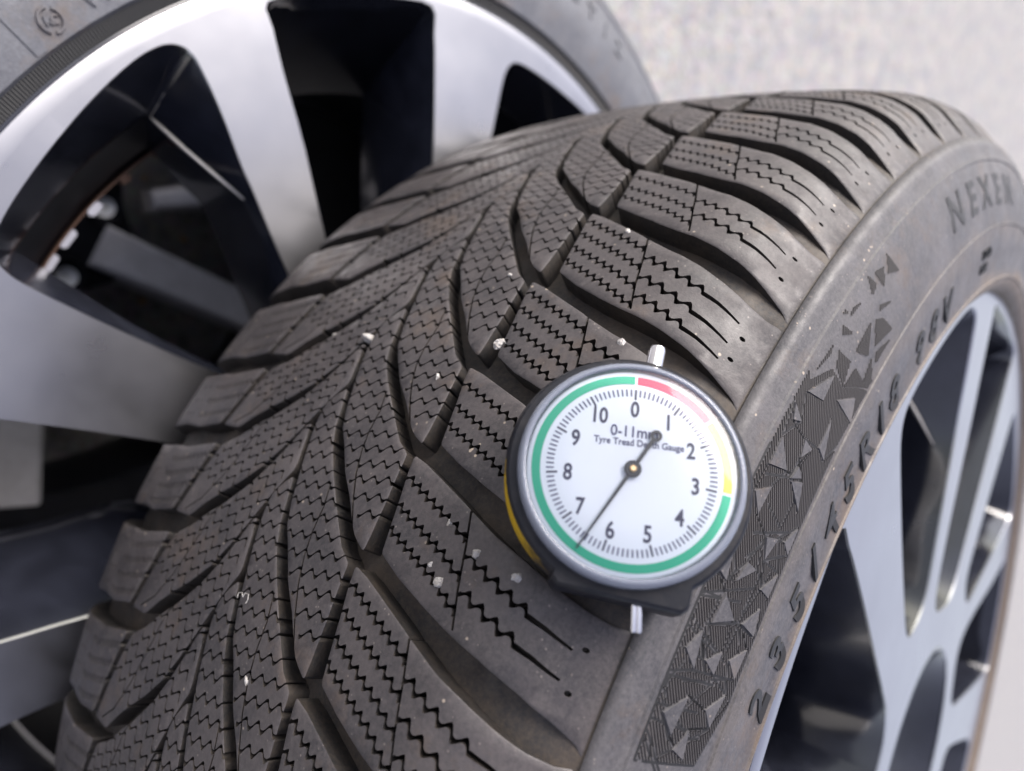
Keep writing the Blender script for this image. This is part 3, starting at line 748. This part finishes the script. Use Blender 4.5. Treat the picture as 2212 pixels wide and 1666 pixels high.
# rim: machined lip and black barrel
lipV, lipF = revolve([(122.3, 244.9), (122.5, 244.3), (122.5, 239.2)], 300)
flV, flF = revolve([(115.0, 245.6), (119.5, 246.9), (121.6, 246.8), (122.5, 245.9), (122.3, 244.9)], 300)
me_fl = mesh('flange', flV, flF); me_fl.shade_smooth()
barV, barF = revolve([(121.5, 239.2), (LIP - 31, 218.5), (LIP - 60, 203), (LIP - 63, 203.4), (LIP - 70, 213), (20, 216), (-40, 217), (-70, 219), (-84, 224), (-90, 236), (-91, 240)], 240)
outV, outF = revolve([(-91, 240), (-86, 243), (-60, 222), (60, 222), (112, 240), (116.0, 246.2)], 160)
me_lip = mesh('rim', lipV, lipF); me_lip.shade_smooth(); me_lip.set_sharp_from_angle(angle=math.radians(35))
me_bar = mesh('barrel', *join([(barV, barF), (outV, outF)])); me_bar.shade_smooth(); me_bar.set_sharp_from_angle(angle=math.radians(30))
# hub: a dished disc with five lug wells round a centre bore
def hub_geo(h0):
    pts = [pol(a, 64, 0)[:2] for a in np.arange(0, 360, 4)]; b1 = len(pts)
    faces = [list(range(b1))]
    holes = []
    for k in range(5):
        c = pol(36 + 72 * k, 57.15 * .72, 0)[:2]
        q = circle2(c, 11.5, 18); holes.append(q); faces.append(list(range(len(pts), len(pts) + 18))); pts += [tuple(v) for v in q]
    q = circle2((0, 0), 27, 32); holes.append(q); faces.append(list(range(len(pts), len(pts) + 32))); pts += [tuple(v) for v in q]
    V2, _, F2, _o, _e, of = delaunay_2d_cdt([Vector(v) for v in pts], [], faces, 0, 1e-5)
    V = [(v[0], v[1], h0) for v in V2]; F = []
    for f, o_ in zip(F2, of):
        if len(o_) == 1 and 0 in o_:
            a, b, c = (Vector(V2[i]) for i in f[:3]); F.append(tuple(f) if (b - a).cross(c - a) > 0 else tuple(reversed(f)))
    for q in holes:
        b0 = len(V); n = len(q)
        V += [(x, y, h0) for x, y in q] + [(x * 1.0, y * 1.0, h0 - 42) for x, y in q]
        F += [(b0 + i, b0 + (i + 1) % n, b0 + n + (i + 1) % n, b0 + n + i) for i in range(n)]
    rim = [pol(a, 64, h0) for a in np.arange(0, 360, 4)]; b0 = len(V); n = len(rim)
    V += rim + [pol(a, 80, h0 - 60) for a in np.arange(0, 360, 4)]
    F += [(b0 + i, b0 + (i + 1) % n, b0 + n + (i + 1) % n, b0 + n + i) for i in range(n)]
    return V, F
me_hub = mesh('hub', *hub_geo(LIP - 24))
me_bowl = mesh('hub_well', *lathe([(64.5, LIP - .2), (62.2, LIP + .15), (61.6, LIP - .8), (57.5, LIP - 26)], 72, cap=False)); me_bowl.shade_smooth()
me_cap = mesh('centre_cap', *lathe([(26.5, LIP - 34), (26.5, LIP - 22), (24, LIP - 18), (12, LIP - 16)], 48)); me_cap.shade_smooth(); me_cap.set_sharp_from_angle(angle=math.radians(30))

def build_rim(wheel, rot_deg, tilt=None):
    rim = link('rim', me_lip.copy(), M.machined, wheel)
    if tilt: rim.matrix_local = tilt
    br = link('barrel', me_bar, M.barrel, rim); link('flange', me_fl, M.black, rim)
    for k in range(5):
        for mf, mw in ((me_s1f, me_s1w), (me_s3f, me_s3w)):
            sp = link('spoke', mf, M.machined, rim); sp.rotation_euler = (0, 0, -math.radians(rot_deg + 72 * k))
            wl_ = link('pocket_wall', mw, M.black, rim); wl_.rotation_euler = (0, 0, -math.radians(rot_deg + 72 * k))
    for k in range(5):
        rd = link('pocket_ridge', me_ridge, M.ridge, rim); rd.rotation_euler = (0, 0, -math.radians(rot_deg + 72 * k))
    h = link('hub', me_hub, M.black, rim); h.rotation_euler = (0, 0, -math.radians(rot_deg + 25))
    link('centre_cap', me_cap, M.black, rim); link('hub_well', me_bowl, M.black, rim)
    return rim
# the top wheel's rim leans with its outer sidewall
nA = Vector((0.0327, 0.0203, 1.0)).normalized()
T1 = Matrix.Translation((0, 0, (126.84 - LIP / nA[2]) * S)) @ Vector((0, 0, 1)).rotation_difference(nA).to_matrix().to_4x4()
build_rim(wheel_A, -39.8, T1)

# ------------------------------------------------------------------ plain tyre for the two lower wheels
low_prof = [(116.0, 240.0), (121.0, 244.6), (122.0, 246.2), (122.8, 251.2), (124.5, 252.4), (124.9, 258), (125.0, 265), (124.9, 272), (123.5, 281), (121, 291), (118, 300), (116.8, 303.0), (117.2, 304.6), (115.2, 308.2), (113.2, 309.4), (111, 313), (106, 320), (99, 325), (90, 328)]
for gx in (62, 22, -22, -62):
    r = float(top_r(gx)); low_prof += [(gx + 6, r), (gx + 5, r - 6.5), (gx - 5, r - 6.5), (gx - 6, r)]
low_prof += [(-85, 328), (-92, 324), (-98, 314)] + [(-99.5, 300), (-100.4, 285), (-100.4, 268), (-99, 256), (-96, 247), (-90, 240)]
V, F = revolve(low_prof, 240)
me_low = mesh('tyre', V, F); me_low.shade_smooth(); me_low.set_sharp_from_angle(angle=math.radians(40))
V, F = [], []
NR = 2400
for i in range(NR):                                    # radial ribs of the rim protector
    a = 360.0 * i / NR
    for r in (246.3, 251.3): V.append(pol(a, r, float(np.interp(r, [246.2, 251.2], [122.0, 122.8])) + (0.42 if i % 2 else 0.10)))
F = [(2 * i, 2 * i + 1, 2 * ((i + 1) % NR) + 1, 2 * ((i + 1) % NR)) for i in range(NR)]
me_prot = mesh('rim_protector', V, F)

NB = Vector((0.01067824, 0.01986903, 0.99974557)).normalized()         # lean of the middle wheel
lipB = Vector((3.77754481, 181.26132584, -103.65973566))
wheel_B = bpy.data.objects.new('wheel', None); col.objects.link(wheel_B)
RBm = Vector((0, 0, 1)).rotation_difference(NB).to_matrix().to_4x4()
posB = lipB - NB * LIP + Vector((0, 0, GROUND))
wheel_B.matrix_world = Matrix.Translation(posB * S) @ RBm
tag(wheel_B, 'middle wheel with bright machined spokes and black pockets, face up under the top tyre', 'wheel', 'alloy wheels in the stack')
tyre_B = link('tyre', me_low.copy(), M.old_side, wheel_B)
tag(link('rim_protector', me_prot, M.letter, tyre_B), kind='stuff')
rim_B = build_rim(wheel_B, 0.0)
# balance weights stuck inside the barrel, seen through the left window
tv, tf = revolve([(LIP - 57.0, 202.6), (LIP - 57.0, 201.9), (LIP - 63.5, 201.9), (LIP - 63.5, 202.6)], 40, True, math.radians(-20), math.radians(13))
link('weight_tape', mesh('weight_tape', tv, tf), M.tape, rim_B)
for a, wdt in ((7.0, 6.0), (1.0, 5.0), (-4.6, 7.0), (-9.4, 9.0), (-13.0, 8.0)):
    Vb, Fb = box(0, 0, 0, wdt, 3.4, 7.5, 1.0)
    w_ = link('balance_weight', mesh('balance_weight', Vb, Fb), M.lead if a < -3 else M.tape, rim_B)
    w_.location = Vector(pol(a, 200.4, LIP - 60 - random.uniform(0, 3))) * S; w_.rotation_euler = (0, 0, -math.radians(a))
# marks moulded in the middle tyre's sidewall
def low_side(a, r, lift):
    x = np.interp(r, [247, 251.2, 252.4, 258, 265, 272, 281, 291, 300, 303], [122.2, 122.8, 124.5, 124.9, 125, 124.9, 123.5, 121, 118, 116.8]) + lift
    a = np.radians(a); return np.stack([r * np.sin(a), r * np.cos(a), x], -1)
def mark(V, F, a0, r0, ang, name, mat=None):
    V = np.array(V); c, s_ = math.cos(math.radians(ang)), math.sin(math.radians(ang))
    X, Y = V[:, 0] * c - V[:, 1] * s_, V[:, 0] * s_ + V[:, 1] * c
    Pt = low_side(a0 + np.degrees(X / r0), r0 + Y, V[:, 2])
    return link(name, mesh(name, Pt, F), mat or M.old_side, tyre_B)
def ring_arc(r, w_, a0, a1, n=22, h=0.8):
    V, F = [], []
    for i in range(n + 1):
        t = math.radians(a0 + (a1 - a0) * i / n)
        for rr, lf in ((r - w_, -.2), (r - w_ * .6, h), (r + w_ * .6, h), (r + w_, -.2)): V.append((rr * math.cos(t), rr * math.sin(t), lf))
    F = [(i * 4 + j, i * 4 + 4 + j, i * 4 + 5 + j, i * 4 + 1 + j) for i in range(n) for j in range(3)]
    return V, F
EMB = (1.8, 258.8)
mark(*join([ring_arc(3.9, 0.62, 70, 225), ring_arc(3.9, 0.62, 250, 405)]), *EMB, 0, 'emblem_ring')
for ch, dx, rot in (('K', -0.9, -20), ('C', 1.5, -20)):
    V, F = text_geo(ch, 4.2, 0.6, bold=.02); V[:, 0] -= V[:, 0].mean(); V[:, 1] -= 1.4; V[:, 0] += dx
    mark(V, F, *EMB, rot, 'emblem_letter')
for i, ch in enumerate('VW'):
    V, F = text_geo(ch, 8, 0.6, bold=.01); V[:, 0] -= V[:, 0].mean(); V[:, 1] -= 3
    mark(V, F, 5.3 + 1.7 * i, 258.6, 0, 'letter')
for i, ch in enumerate('DOT1Z'):
    V, F = text_geo(ch, 13, 0.9, bold=.015); V[:, 0] -= V[:, 0].mean(); V[:, 1] -= 5
    mark(V, F, 61 + 3.3 * i, 290.0, 0, 'letter')
Vb, Fb = [], []
for r in np.linspace(253.0, 270, 12):
    for da, lf in ((-.62, -.2), (-.56, .4), (.56, .4), (.62, -.2)): Vb.append(low_side(-0.35 + da, r, lf))
Fb = [(i * 4 + j, i * 4 + 1 + j, i * 4 + 5 + j, i * 4 + 4 + j) for i in range(11) for j in range(3)]
link('moulded_bar', mesh('moulded_bar', np.array(Vb), Fb), M.old_side, tyre_B)

# ------------------------------------------------------------------ bottom wheel
wheel_C = bpy.data.objects.new('wheel', None); col.objects.link(wheel_C)
wheel_C.location = Vector((4, 361, GROUND - 452)) * S
tag(wheel_C, 'bottom wheel with flat grey spokes and lug holes, half seen through the middle wheel', 'wheel', 'alloy wheels in the stack')
link('tyre', me_low.copy(), M.old_side, wheel_C)
rim_C = link('rim', me_lip.copy(), M.grey_alloy, wheel_C)
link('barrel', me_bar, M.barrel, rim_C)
HC = 32.0
def bar_spoke(r0, w0, r1, w1, h0, h1, t):
    V = []
    for r, w_, h in ((r0, w0, h0), ((r0 + r1) / 2, (w0 + w1) / 2 * .94, (h0 + h1) / 2 + 3), (r1, w1, h1)):
        V += [(-w_ / 2, r, h - 3), (-w_ / 2 + 3, r, h), (w_ / 2 - 3, r, h), (w_ / 2, r, h - 3), (w_ / 2 + 4, r, h - t), (-w_ / 2 - 4, r, h - t)]
    F = [(6 * i + j, 6 * i + (j + 1) % 6, 6 * i + 6 + (j + 1) % 6, 6 * i + 6 + j) for i in range(2) for j in range(6)] + [(0, 5, 4, 3, 2, 1), (12, 13, 14, 15, 16, 17)]
    return V, F
me_b1 = mesh('spoke', *bar_spoke(50, 34, 207, 30, HC, HC + 40, 40)); me_b2 = mesh('spoke', *bar_spoke(88, 14, 207, 20, HC - 4, HC + 36, 34))
for k in range(5):
    for mb, off in ((me_b1, 161), (me_b2, 125)):
        sp = link('spoke', mb, M.grey_alloy, rim_C); sp.rotation_euler = (0, 0, -math.radians(off + 72 * k))
pts = [pol(a, 78 - 12 * (1 + math.cos(math.radians(5 * (a - 127)))) / 2, 0)[:2] for a in np.arange(0, 360, 3)]
faces = [list(range(len(pts)))]; hl = []
for k in range(5):
    q = circle2(pol(127 + 72 * k, 52, 0)[:2], 7.5, 16); hl.append(q); faces.append(list(range(len(pts), len(pts) + 16))); pts += [tuple(v) for v in q]
V2, _, F2, _o, _e, of = delaunay_2d_cdt([Vector(v) for v in pts], [], faces, 0, 1e-5)
V = [(v[0], v[1], HC - 9) for v in V2]; F = []
for f, o_ in zip(F2, of):
    if len(o_) == 1 and 0 in o_:
        a, b, c = (Vector(V2[i]) for i in f[:3]); F.append(tuple(f) if (b - a).cross(c - a) > 0 else tuple(reversed(f)))
for q in hl:
    b0 = len(V); n = len(q)
    V += [(x, y, HC - 9) for x, y in q] + [(x, y, HC - 30) for x, y in q]; F += [(b0 + i, b0 + (i + 1) % n, b0 + n + (i + 1) % n, b0 + n + i) for i in range(n)]
link('hub', mesh('hub', V, F), M.barrel, rim_C)
for k in range(5):                                       # dark collars round the lug holes
    lv, lf = lathe([(8.0, HC - 12), (8.0, HC - 8), (13.5, HC - 6.0), (14.5, HC - 9.5)], 32, cap=False)
    sv, sf = lathe([(7.8, HC - 8.7), (5.0, HC - 10.5), (1.0, HC - 11)], 28, cap=False); st = link('lug_seat', mesh('lug_seat', sv, sf), M.white, rim_C); st.location = Vector(pol(127 + 72 * k, 52, 0)) * S
    sp = link('lug_collar', mesh('lug_collar', lv, lf), M.barrel, rim_C); x, y, _z = pol(127 + 72 * k, 52, 0); sp.location = (x * S, y * S, 0)

# ------------------------------------------------------------------ tread depth gauge
g_pos = W((108.4816, -31.8698, 331.3696)) + Vector((0, 0, GROUND))
gz = W((0.58601442, -0.04314914, 0.80915094)); gy = W((-0.33147358, 0.89844068, 0.287975)); gx_ = gy.cross(gz)
gauge = bpy.data.objects.new('tread_depth_gauge', None); col.objects.link(gauge)
gm4 = Matrix(((gx_[0], gy[0], gz[0], 0), (gx_[1], gy[1], gz[1], 0), (gx_[2], gy[2], gz[2], 0), (0, 0, 0, 1))); gm4.translation = g_pos * S
gauge.matrix_world = gm4
tag(gauge, 'round white dial gauge in worn black case lying on the tyre', 'gauge')
# case: round with a flat foot
ring = []
for i in range(0, 61):
    t = math.radians(-63 + (243 + 63 - 1) * i / 60.0)
    ring.append((25.6 * math.cos(t), 25.6 * math.sin(t)))
ring = [q for q in ring if not (q[1] < -21.9 and abs(q[0]) < 14)]
ring += [(-14.2, -22.6), (-13.2, -23.9), (11.4, -26.6), (12.8, -25.6)]
def prism(ring, levels):
    n = len(ring); V = []; F = []
    for sc, z in levels: V += [(x * sc, y * sc, z) for x, y in ring]
    for l_ in range(len(levels) - 1):
        F += [(l_ * n + i, l_ * n + (i + 1) % n, (l_ + 1) * n + (i + 1) % n, (l_ + 1) * n + i) for i in range(n)]
    F.append(tuple(range(n - 1, -1, -1))); b = (len(levels) - 1) * n; F.append(tuple(range(b, b + n)))
    return V, F
body = link('case', mesh('case', *prism(ring, [(0.955, -14.3), (0.985, -13.4), (1.0, -11), (1.0, -3.2), (0.985, -2.3), (0.965, -1.9)])), M.enamel, gauge)
body.data.shade_smooth(); body.data.set_sharp_from_angle(angle=math.radians(35))
bz = link('bezel', mesh('bezel', *lathe([(23.1, -1.9), (23.2, 0.0), (23.0, 0.9), (22.4, 1.6), (21.8, 1.75), (21.4, 1.4), (21.25, 0.0)], 96, cap=False)), M.bezel, gauge, True)
dial = link('dial', mesh('dial', *lathe([(21.2, -1.0), (21.2, 0.0), (20.9, 0.0), (0.4, 0.0)], 96)), M.white, gauge)
def ann(r0, r1, a0, a1, z, n=None):
    n = n or max(2, int(abs(a1 - a0) / 3)); V, F = [], []
    for i in range(n + 1):
        t = math.radians(a0 + (a1 - a0) * i / n)
        V += [(r0 * math.sin(t), r0 * math.cos(t), z), (r1 * math.sin(t), r1 * math.cos(t), z), (r0 * math.sin(t), r0 * math.cos(t), z - .04), (r1 * math.sin(t), r1 * math.cos(t), z - .04)]
    for i in range(n):
        e = 4 * i; F += [(e, e + 1, e + 5, e + 4), (e + 1, e + 3, e + 7, e + 5), (e + 2, e, e + 4, e + 6)]
    return V, F
DIV = 360.0 / 11
for nm, mat, a0, a1 in (('red_band', M.red, 0.8, 1.6 * DIV - .8), ('yellow_band', M.yellow, 1.6 * DIV + .8, 3.0 * DIV - .8), ('green_band', M.green, 3.0 * DIV + .8, 359.2)):
    link(nm, mesh(nm, *ann(18.55, 20.3, a0, a1, 0.09)), mat, dial)
def rbar(a, r0, r1, w_, z=0.10):
    t = math.radians(a); c, s_ = math.cos(t), math.sin(t); V = []
    for zz in (z - .05, z):
        for x, y in ((-w_ / 2, r0), (w_ / 2, r0), (w_ / 2, r1), (-w_ / 2, r1)): V.append((x * c + y * s_, -x * s_ + y * c, zz))
    return V, [(7, 6, 5, 4), (0, 1, 5, 4), (1, 2, 6, 5), (2, 3, 7, 6), (3, 0, 4, 7)]
me_t = [mesh('tick', *rbar(0, 15.1, 17.35, 0.42)), mesh('tick', *rbar(0, 15.8, 17.35, 0.30))]
for i in range(110):
    big = i % 10 == 0; t_ = link('tick', me_t[0 if big else 1], M.ink if big else M.ink_soft, dial)
    t_.rotation_euler = (0, 0, -math.radians(i * 360 / 110))
def dial_text(s_, x, y, size, mat, name, bold=0.012, sx=0.85):
    V, F = text_geo(s_, size, 0.03, 0, sx, bold=bold); V[:, 0] -= (V[:, 0].min() + V[:, 0].max()) / 2; V[:, 1] -= (V[:, 1].min() + V[:, 1].max()) / 2
    V[:, 2] += 0.11; V[:, 0] += x; V[:, 1] += y
    return link(name, mesh(name, V, F), mat, dial)
for i in range(11):
    t = math.radians(i * DIV); dial_text(str(i), 13.0 * math.sin(t), 13.0 * math.cos(t), 4.7, M.ink, 'numeral', bold=0.022, sx=0.78)
dial_text('0-11mm', 0.1, 8.05, 3.3, M.ink_soft, 'caption', sx=0.9)
dial_text('Tyre Tread Depth Gauge', 1.15, 5.5, 2.0, M.ink_soft, 'caption', sx=0.9, bold=0.012)
# needle from the ring-ended tail to the tip
na = math.degrees(math.atan2(-9.9, -16.6)); c, s_ = math.cos(math.radians(na)), math.sin(math.radians(na))
def along(pts, z0, z1):
    n = len(pts); V = [(x * c + y * s_, -x * s_ + y * c, z) for z in (z0, z1) for x, y in pts]
    return V, [tuple(range(n - 1, -1, -1)), tuple(range(n, 2 * n))] + [(i, (i + 1) % n, n + (i + 1) % n, n + i) for i in range(n)]
nd = [along([(-.16, 19.6), (.16, 19.6), (.36, 3), (.42, -7.6), (-.42, -7.6), (-.36, 3)], 0.85, 1.05)]
tail = [(0.0, -8.7)]
rv, rf = lathe([(0.55, .8), (1.2, .8), (1.2, 1.08), (0.55, 1.08), (0.55, .8)], 28, cap=False)
rv = [((x + 0) * c + (y - 8.7) * s_, -(x + 0) * s_ + (y - 8.7) * c, z) for x, y, z in rv]
disc = lathe([(1.75, .8), (1.75, 1.1), (1.5, 1.2), (0.7, 1.2)], 32)
needle = link('needle', mesh('needle', *join(nd + [(rv, rf), disc])), M.needle, gauge)
link('pivot', mesh('pivot', *lathe([(0.72, 1.15), (0.72, 1.6), (0.5, 1.75)], 24)), M.brass, needle)
lens = link('lens', mesh('lens', *lathe([(21.35, 1.5), (20.95, 1.85), (20.3, 2.0), (10, 2.1), (0.2, 2.15)], 72, cap=False)), M.lens, gauge, True)
# plunger at the top and probe at the foot
def rod(x0, y0, x1, y1, prof, z, n=28):
    d = Vector((x1 - x0, y1 - y0, 0)); L = d.length; q = Vector((0, 0, 1)).rotation_difference(d.normalized())
    V, F = lathe([(r, t * L) for r, t in prof], n)
    return [tuple(q @ Vector(v) + Vector((x0, y0, z))) for v in V], F
pl = link('plunger', mesh('plunger', *rod(4.3, 23.0, 5.3, 30.2, [(1.9, 0), (1.9, .86), (1.7, .97), (1.2, 1.0)], -5.0)), M.chrome, gauge); pl.data.shade_smooth(); pl.data.set_sharp_from_angle(angle=math.radians(40))
parts = [rod(3.1 + dx, -22.8, 3.3 + dx, -30.6, [(.58, 0), (.58, .94), (.42, 1.0)], -5.0) for dx in (-.52, .52)]
pb = link('probe', mesh('probe', *join(parts)), M.chrome, gauge); pb.data.shade_smooth(); pb.data.set_sharp_from_angle(angle=math.radians(40))

# ------------------------------------------------------------------ grit caught in the tread
def stone(u, x, size, stretch, label, d=0.6, seed=0):
    rg = np.random.default_rng(seed)
    n, mth = 16, 9
    dirs = [(0, 0, 1)] + [(math.sin(math.pi * j / mth) * math.cos(2 * math.pi * i / n), math.sin(math.pi * j / mth) * math.sin(2 * math.pi * i / n), math.cos(math.pi * j / mth)) for j in range(1, mth) for i in range(n)] + [(0, 0, -1)]
    Dv = np.array(dirs); size = size * 1.15
    cutn = rg.normal(size=(9, 3)); cutn /= np.linalg.norm(cutn, axis=1)[:, None]; cutd = rg.uniform(0.55, 0.95, 9)
    rad = np.min(np.where(Dv @ cutn.T > 0.05, cutd / np.maximum(Dv @ cutn.T, 0.05), 1.0).clip(0, 1.0), axis=1)      # a pebble split along a few faces
    rad *= 0.5 * size * (1 + 0.05 * rg.standard_normal(len(Dv)))
    V = Dv * rad[:, None] * np.array([stretch, 1, 0.8]); F = []; L = len(V) - 1
    for i in range(n):
        F.append((0, 1 + i, 1 + (i + 1) % n))
        F.append((L, 1 + (mth - 2) * n + (i + 1) % n, 1 + (mth - 2) * n + i))
        for j in range(mth - 2):
            a = 1 + j * n + i; b = 1 + j * n + (i + 1) % n; F.append((a, a + n, b + n, b))
    o = link('pebble', mesh('pebble', V, F), M.stone)
    c_ = place(np.array([u]), np.array([x]), np.array([d + 0.35]))[0]
    o.location = (Vector(c_) + Vector((0, 0, GROUND))) * S
    o.rotation_euler = (rg.uniform(0, 3), rg.uniform(-.5, .5), rg.uniform(0, 3))
    tag(o, label, 'pebble', 'pale grit caught in the top tyre tread')
stone(-8.6, 52.6, 3.5, 1.15, 'round pale pebble wedged in the groove above left of the gauge', 0.8, 3)
stone(-17.3, 2.3, 3.4, 1.8, 'long whitish stone chip lying in a groove on the tread centre', 0.4, 5)
stone(-18.7, -17.3, 2.6, 1.1, 'small pale pebble in a left groove beside the long chip', 1.4, 7)
stone(15.8, 39.5, 2.0, 1.4, 'small grit sliver at the block corner above the round pebble', 0.4, 8)
stone(-23.6, 40.3, 2.0, 1.3, 'tiny pale stone in a sipe below the round pebble', 0.2, 9)
stone(-60.9, 79.5, 2.6, 1.2, 'white stone fleck left of the gauge, higher one of the wide sipe', 0.2, 10)
stone(-67.3, 69.8, 2.0, 1.0, 'small white crumb just above the larger white stone left of the gauge', 0.3, 11)
stone(-69.8, 73.8, 2.9, 1.3, 'larger white stone wedged in the sipe lower left of the gauge', 0.4, 12)
stone(-61.2, 90.6, 2.9, 1.4, 'upright white stone in the sipe close to the lower edge of the gauge', 0.2, 13)
stone(40.3, 65.6, 2.2, 1.2, 'white grit on a far shoulder block well above the gauge', 0.2, 14)
stone(-57.2, 68.7, 1.7, 1.3, 'faint grey grit in the sipe between lower left blocks', 0.4, 15)
stone(-115.4, 29.3, 2.1, 1.6, 'thin white chip near the bottom edge of the tread', 0.3, 16)
stone(0.7, 85.4, 2.2, 1.5, 'bright grit in the sipe just above the gauge bezel', 0.3, 17)

# ------------------------------------------------------------------ small marks
# a curl of pale lint on the tread
pts = [(-100.3, 11.5), (-99.0, 11.2), (-98.4, 12.6), (-99.2, 13.8), (-98.0, 14.0), (-97.6, 15.6), (-98.8, 16.4), (-100.0, 16.2)]
V, F = [], []
P3 = [Vector(place(a, b, -0.35)) for a, b in pts]
P3 = [P3[i].lerp(P3[i + 1], t) for i in range(len(P3) - 1) for t in (0, .5)] + [P3[-1]]
for i, c_ in enumerate(P3):
    t = (P3[min(i + 1, len(P3) - 1)] - P3[max(i - 1, 0)]).normalized(); n1 = t.cross(Vector((0, 0, 1))).normalized(); n2 = t.cross(n1)
    for j in range(5): V.append(tuple(c_ + (n1 * math.cos(j * 1.2566) + n2 * math.sin(j * 1.2566)) * 0.11))
F = [(i * 5 + j, i * 5 + (j + 1) % 5, (i + 1) * 5 + (j + 1) % 5, (i + 1) * 5 + j) for i in range(len(P3) - 1) for j in range(5)]
lint = link('lint', mesh('lint', V, F), M.stone); lint.location = (0, 0, GROUND * S)
tag(lint, 'tiny curl of pale lint lying on the lower left of the tread', 'lint')
